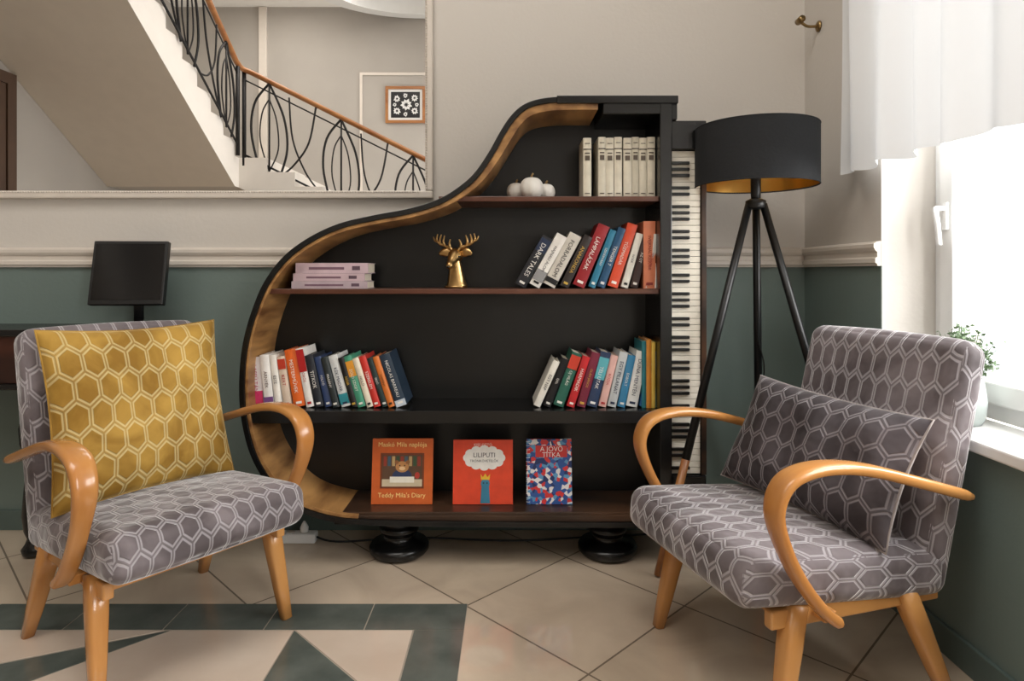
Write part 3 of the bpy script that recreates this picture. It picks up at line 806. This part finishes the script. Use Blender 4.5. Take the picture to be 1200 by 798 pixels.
def deco3(d,w,h):
    d.box(-w*.30,w*.40,-.0006,0,h*.72,h*.90,bcol((206,52,50)))
    put(d,"A JÖVŐ",w*.05,h*.85,w*.5,(245,240,235),-.0012); put(d,"TITKA",w*.05,h*.76,w*.4,(245,240,235),-.0012)
    for k in range(16):
        z=h*(.04+.92*k/15); v,f=sweep_geo([(-w/2+.006+.007*math.cos(t),.001-.007*math.sin(t),z) for t in [2*math.pi*i/8 for i in range(8)]],.0011,seg=5,closed=True); d.add(v,f,M_white)
pbook(436,507,518.5,M_bk1,deco1); pbook(531,601,520,M_bk2,deco2); pbook(617,670,519,M_bk3,deco3)

# gourds
for i,(px,r,yy) in enumerate(((605,.036,2.49),(640,.034,2.49),(623,.044,2.44))):
    e=empty('decorative_pumpkin', ((px-600)/750*yy, yy, ZS1))
    seg=48; V=[];F=[]; nr=18
    for a in range(nr+1):
        ph=math.pi*a/nr
        for k in range(seg):
            t=2*math.pi*k/seg; rb=.97+.06*abs(math.cos(4*t))
            rr_=r*rb*max(.02,math.sin(ph))**.9; z=r*.98*(-math.cos(ph))*(1-.12*math.exp(-(math.sin(ph)/.35)**2))
            V.append((rr_*math.cos(t),rr_*math.sin(t),z+r*.864))
    for a in range(nr):
        for k in range(seg): F.append((a*seg+k,a*seg+(k+1)%seg,(a+1)*seg+(k+1)%seg,(a+1)*seg+k))
    mk('body',V,F,M_gourd,smooth=True,parent=e)
    sweep('stem', crs([(0,0,r*1.65),(.001,0,r*1.95),(.006,0,r*2.15)],4), [.005]*4+[.004]*4+[.003], M_brass, parent=e, seg=8)

# deer head
e=empty('gold_deer_figurine', ((534-600)/750*2.47, 2.47, ZS2)); e.rotation_euler=(0,0,math.radians(-18))
NP=crs([(0,.012,.001),(0,.010,.02),(0,.006,.05),(0,.000,.08),(0,-.004,.10),(0,-.006,.115)],4)
nr=[.040,.041,.041,.040,.038,.036,.034,.033,.0315,.030,.0285,.027,.026,.025,.024,.023,.0225,.022,.0215,.020,.017][:len(NP)]
sweep('neck_bust', NP, nr, M_deer, b=[q*.9 for q in nr], side=(1,0,0), seg=24, parent=e)
HP=crs([(0,.020,.128),(0,.010,.127),(0,-.008,.123),(0,-.028,.112),(0,-.048,.096),(0,-.062,.084),(0,-.069,.078)],4)
ha=[.006,.013,.018,.022,.024,.0255,.026,.026,.0255,.024,.022,.020,.018,.0165,.015,.014,.0132,.0130,.0130,.0128,.012,.0105,.0085,.006,.003][:len(HP)]
ha=[q*1.12 for q in ha]
sweep('head', HP, ha, M_deer, b=ha, side=(1,0,0), seg=24, parent=e)
lathe('base',[(.036,0),(.042,.004),(.041,.010)],M_deer,parent=e,seg=28)
for s in (-1,1):
    EP=crs([(s*.018,.004,.132),(s*.034,.002,.138),(s*.052,0,.138),(s*.068,-.002,.131)],4); n=len(EP)
    sweep('ear_%d'%(1 if s<0 else 2), EP, [.005+.013*math.sin(math.pi*min(1,.15+.85*i/(n-1)))for i in range(n)], M_deer, b=[.003+.004*math.sin(math.pi*i/(n-1)) for i in range(n)], side=(0,0,1), seg=12, parent=e)
    am=MB()
    def tine(pts,r0,r1):
        P=crs(pts,5); n=len(P); v,f=sweep_geo(P,[1.4*(r0+(r1-r0)*i/(n-1)) for i in range(n)],seg=8); am.add(v,f,M_deer)
    tine([(s*.010,-.004,.140),(s*.020,-.002,.155),(s*.042,0,.163),(s*.066,0,.172),(s*.080,0,.188),(s*.076,0,.210)],.0058,.0022)
    tine([(s*.022,-.002,.156),(s*.024,-.006,.172),(s*.018,-.010,.188)],.0048,.0018)
    tine([(s*.044,0,.163),(s*.050,-.004,.180),(s*.044,-.006,.204)],.0048,.0018)
    tine([(s*.064,0,.171),(s*.066,0,.188),(s*.060,0,.208)],.0045,.0018)
    tine([(s*.074,0,.180),(s*.088,0,.186),(s*.094,0,.200)],.0042,.0018)
    am.obj('antler_%d'%(1 if s<0 else 2), smooth=True, parent=e)
    lathe('eye_%d'%(1 if s<0 else 2), [(.0015,-.003),(.0038,-.001),(.0038,.001),(.0015,.003)], M_ebony, parent=e, seg=10, loc=(s*.0255,-.024,.121))
lathe('nose',[(.003,-.004),(.0065,-.001),(.0065,.002),(.003,.004)],M_ebony,parent=e,seg=12,loc=(0,-.070,.081))

# ------------------------------------------------------------------ armchairs
def armchair(x, y, rz):
    c=empty('armchair',(x,y,0),rz)
    rbox('seat',.560,.625,.128,.045,M_uph,crown=(0,.012,.016),parent=c,loc=(0,-.056,.365),rot=(-math.radians(5),0,0),uvmode='seat')
    tilt=-math.radians(14)
    rbox('backrest',.550,.105,.66,.042,M_uph,crown=(0,.012,.008),parent=c,loc=(0,.285,.60),rot=(tilt,0,0),uvmode='back')
    for s,nm in ((-1,'left'),(1,'right')):
        box('side_rail_'+nm, s*.245-.014,s*.245+.014,-.27,.24,.268,.312,M_honey,bevel=.005,parent=c)
        ap=[(s*.308,-.130,.295),(s*.308,-.178,.335),(s*.309,-.238,.41),(s*.310,-.286,.50),(s*.310,-.304,.57),(s*.310,-.281,.625),(s*.310,-.225,.650),(s*.310,-.14,.653),(s*.309,-.035,.636),(s*.308,.10,.598),(s*.304,.275,.545)]
        P=crs(ap,7); n=len(P)
        A=[.022+.010*math.sin(math.pi*min(1,max(0,(i/n-.25)/.6))) for i in range(n)]
        Bq=[.014]*n; Bq[0]=.008; Bq[-1]=.010
        sweep('arm_'+nm, P, A, M_honey, b=Bq, side=(1,0,0), seg=16, power=3.2, parent=c)
        box('arm_bolt_'+nm, s*.27-.024,s*.27+.024,-.15,-.115,.285,.31,M_honey,bevel=.003,parent=c)
        for nm2,top,bot in (('front',(s*.247,-.195,.318),(s*.268,-.262,.002)),('back',(s*.247,.13,.312),(s*.268,.268,.002))):
            t=Vector(top); b_=Vector(bot)
            sweep('leg_%s_%s'%(nm2,nm), [t+(b_-t)*q for q in (0,.3,.7,1)], [.027,.026,.021,.016], M_honey, b=[.027,.026,.021,.016], side=(1,0,0), seg=16, power=3.5, parent=c)
    box('front_rail', -.235,.235,-.225,-.2,.268,.308,M_honey,bevel=.005,parent=c)
    box('rear_rail', -.235,.235,.19,.215,.268,.306,M_honey,bevel=.005,parent=c)
    return c
cL=armchair(-1.090,1.985,math.radians(52.5))
cR=armchair(.784,1.811,math.radians(-73))
def place(c, name, loc, rot):
    M=Matrix.Translation(c.location)@Matrix.Rotation(c.rotation_euler.z,4,'Z')
    e=empty(name); e.matrix_world = M@Matrix.Translation(loc)@Euler(rot).to_matrix().to_4x4()
    return e
e=place(cL,'mustard_cushion',loc=(-.015,.09,.677),rot=(-math.radians(15),0,0))
pillow('cushion_cover', .53,.53,.16,M_yel,parent=e)
e=place(cR,'lumbar_cushion',loc=(-.005,.090,.588),rot=(-math.radians(26),math.radians(3),math.radians(7)))
pillow('cushion_cover', .57,.35,.15,M_lum,parent=e,m2=M_lumside)

# ------------------------------------------------------------------ tripod floor lamp
L=Vector((.895,2.35,0)); lp=empty('tripod_floor_lamp')
R_=.216
seg=64
def shell(nm,r,z0,z1,m):
    v,f=lathe_geo([(r,z0),(r,z1)],seg); return mk(nm,[(a+L.x,b_+L.y,c_) for a,b_,c_ in v],f,m,smooth=True,parent=lp,fixn=False)
shell('shade_outside',R_,1.42,1.632,M_shade); shell('shade_lining',R_-.003,1.42,1.632,M_gold)
for z in (1.42,1.632):
    v,f=sweep_geo([(L.x+(R_-.0015)*math.cos(t),L.y+(R_-.0015)*math.sin(t),z) for t in [2*math.pi*i/64 for i in range(64)]],.0028,seg=6,closed=True); mk('shade_rim',v,f,M_shade,smooth=True,parent=lp)
for k in range(3):
    t=2*math.pi*k/3+.5; sweep('spider_%d'%k,[(L.x,L.y,1.50),(L.x+(R_-.003)*math.cos(t),L.y+(R_-.003)*math.sin(t),1.50)],.0025,M_brass,parent=lp,seg=6)
lathe('socket',[(.016,1.36),(.018,1.40),(.018,1.47),(.014,1.50)],M_lblack,parent=lp,loc=(L.x,L.y,0),seg=20)
lathe('bulb',[(.012,1.50),(.016,1.51),(.03,1.545),(.03,1.57),(.018,1.59)],M_gourd,parent=lp,loc=(L.x,L.y,0),seg=20)
lathe('hub',[(.03,1.335),(.036,1.34),(.036,1.365),(.022,1.372)],M_lblack,parent=lp,loc=(L.x,L.y,0),seg=24)
for i,ft in enumerate(((.525,2.315),(1.03,2.66),(1.235,2.16))):
    f_=Vector((ft[0],ft[1],.008)); d=(f_-Vector((L.x,L.y,0))); d.z=0; d.normalize()
    top=Vector((L.x,L.y,1.352))+d*.026
    q=.69; mid=top+(f_-top)*q
    sweep('leg_%d'%(i+1),[top,mid],[.0135,.0155],M_lblack,parent=lp,seg=14)
    sweep('leg_tip_%d'%(i+1),[mid,f_],[.0155,.012],M_rail,parent=lp,seg=14)
sweep('cord', crs([(.91,2.37,1.34),(.93,2.42,1.0),(.945,2.46,.85),(.985,2.5,.72),(.99,2.6,.5),(.98,2.68,.2),(.95,2.70,.006),(.8,2.71,.006)],8), .0028, M_plast, parent=lp, seg=6)

# ------------------------------------------------------------------ desk + monitor
d=empty('console_desk')
dx0,dx1,dy0,dy1,dz=-2.75,-1.39,2.43,2.73,.885
box('desk_top',dx0,dx1,dy0,dy1,dz-.028,dz,M_black,bevel=.006,parent=d)
box('apron',dx0+.04,dx1-.04,dy0+.03,dy0+.05,dz-.21,dz-.028,M_desk,bevel=.003,parent=d)
box('apron_side',dx1-.06,dx1-.04,dy0+.05,dy1-.01,dz-.21,dz-.028,M_desk,parent=d)
box('apron_moulding',dx0+.03,dx1-.03,dy0+.022,dy0+.045,dz-.235,dz-.21,M_black,bevel=.006,parent=d)
lg=[(.022,0),(.034,.01),(.038,.03),(.026,.05),(.02,.07),(.03,.10),(.036,.16),(.03,.26),(.022,.36),(.03,.40),(.042,.44),(.045,.5),(.034,.55),(.024,.58),(.034,.60),(.036,.652)]
for i,(lx,ly) in enumerate(((-1.86,dy0+.06),(dx0+.08,dy0+.06),(dx0+.08,dy1-.05),(dx1-.09,dy1-.05))):
    lathe('leg_%d'%(i+1),[(r*1.1,z) for r,z in lg],M_black,parent=d,loc=(lx,ly,.001),seg=24)
mo=empty('computer_monitor',((152-600)/750*2.58,2.58,dz))
zc=1.1-dz
sc=empty('display'); sc.parent=mo; sc.location=(0,0,zc); sc.rotation_euler=(-math.radians(12),0,math.radians(6))
mb=MB(); w,h=.285,.262
mb.box(-w/2,w/2,-.012,.018,-h/2,h/2,M_plast); o=mb.obj('bezel',parent=sc,bevel=.004)
box('screen',-w/2+.012,w/2-.012,-.0135,-.011,-h/2+.02,h/2-.012,M_screen,parent=sc)
box('rear_housing',-.1,.1,.018,.045,-.09,.08,M_plast,bevel=.01,parent=sc)
sweep('stand_neck',[(.02,.03,.006),(.015,.035,zc-.02)],.018,M_plast,b=.010,parent=mo,side=(1,0,0),power=4,seg=12)
lathe('stand_base',[(.075,.001),(.078,.004),(.074,.010),(.03,.013)],M_plast,parent=mo,loc=(.02,.02,0),seg=32)

# ------------------------------------------------------------------ power strip and cable
ps=empty('power_strip',(-.90,2.62,0))
box('body',-.1,.1,-.025,.025,.001,.04,M_white,bevel=.006,parent=ps)
for i in range(3):
    lathe('socket_%d'%i,[(.017,.0405),(.017,.041)],M_trim,parent=ps,loc=(-.06+.055*i,0,0),seg=16)
lathe('plug',[(.016,.042),(.017,.06),(.010,.075),(.004,.085)],M_white,parent=ps,loc=(.05,0,0),seg=16)
sweep('lead', crs([(.1,0,.02),(.2,-.01,.005),(.5,.03,.005),(.9,.0,.005),(1.25,.04,.005),(1.6,.08,.005)],8), .004, M_plast, parent=ps, seg=6)

# ------------------------------------------------------------------ lights
w=bpy.data.worlds.new('World'); S.world=w; w.use_nodes=True
bg=w.node_tree.nodes['Background']; bg.inputs[0].default_value=(.95,.975,1,1); bg.inputs[1].default_value=1.6
def area(name,loc,rot,sx,sy,power,col=(1,1,1)):
    l=bpy.data.lights.new(name,'AREA'); l.shape='RECTANGLE'; l.size=sx; l.size_y=sy; l.energy=power; l.color=col
    o=bpy.data.objects.new(name,l); o.location=loc; o.rotation_euler=rot; COL.objects.link(o); return o
area('window_daylight_1',(2.5,1.0,2.3),(0,math.radians(72),0),2.6,2.6,225,(1,.985,.96))
area('rear_window_fill',(2.0,-1.4,1.75),(0,math.radians(90),0),2.1,1.6,185,(1,.985,.96))  # added fill coming through the unseen window behind the camera
area('ceiling_fill_1',(-.6,.2,ZC-.05),(0,0,0),2.0,1.6,62,(1,.965,.92))  # added overhead fill for the room, no lamp fixture there
area('ceiling_fill_2',(-2.6,-1.6,ZC-.05),(0,0,0),1.4,1.4,40,(1,.94,.87))  # added warm fill to brighten the stair hall in the mirror

# ------------------------------------------------------------------ camera
cam=bpy.data.cameras.new('camera'); co=bpy.data.objects.new('camera',cam); COL.objects.link(co)
co.location=(0,0,1.1); co.rotation_euler=(math.pi/2,0,0)
cam.sensor_width=36; cam.lens=22.5; cam.shift_y=-79/1200; cam.clip_start=.05
S.camera=co
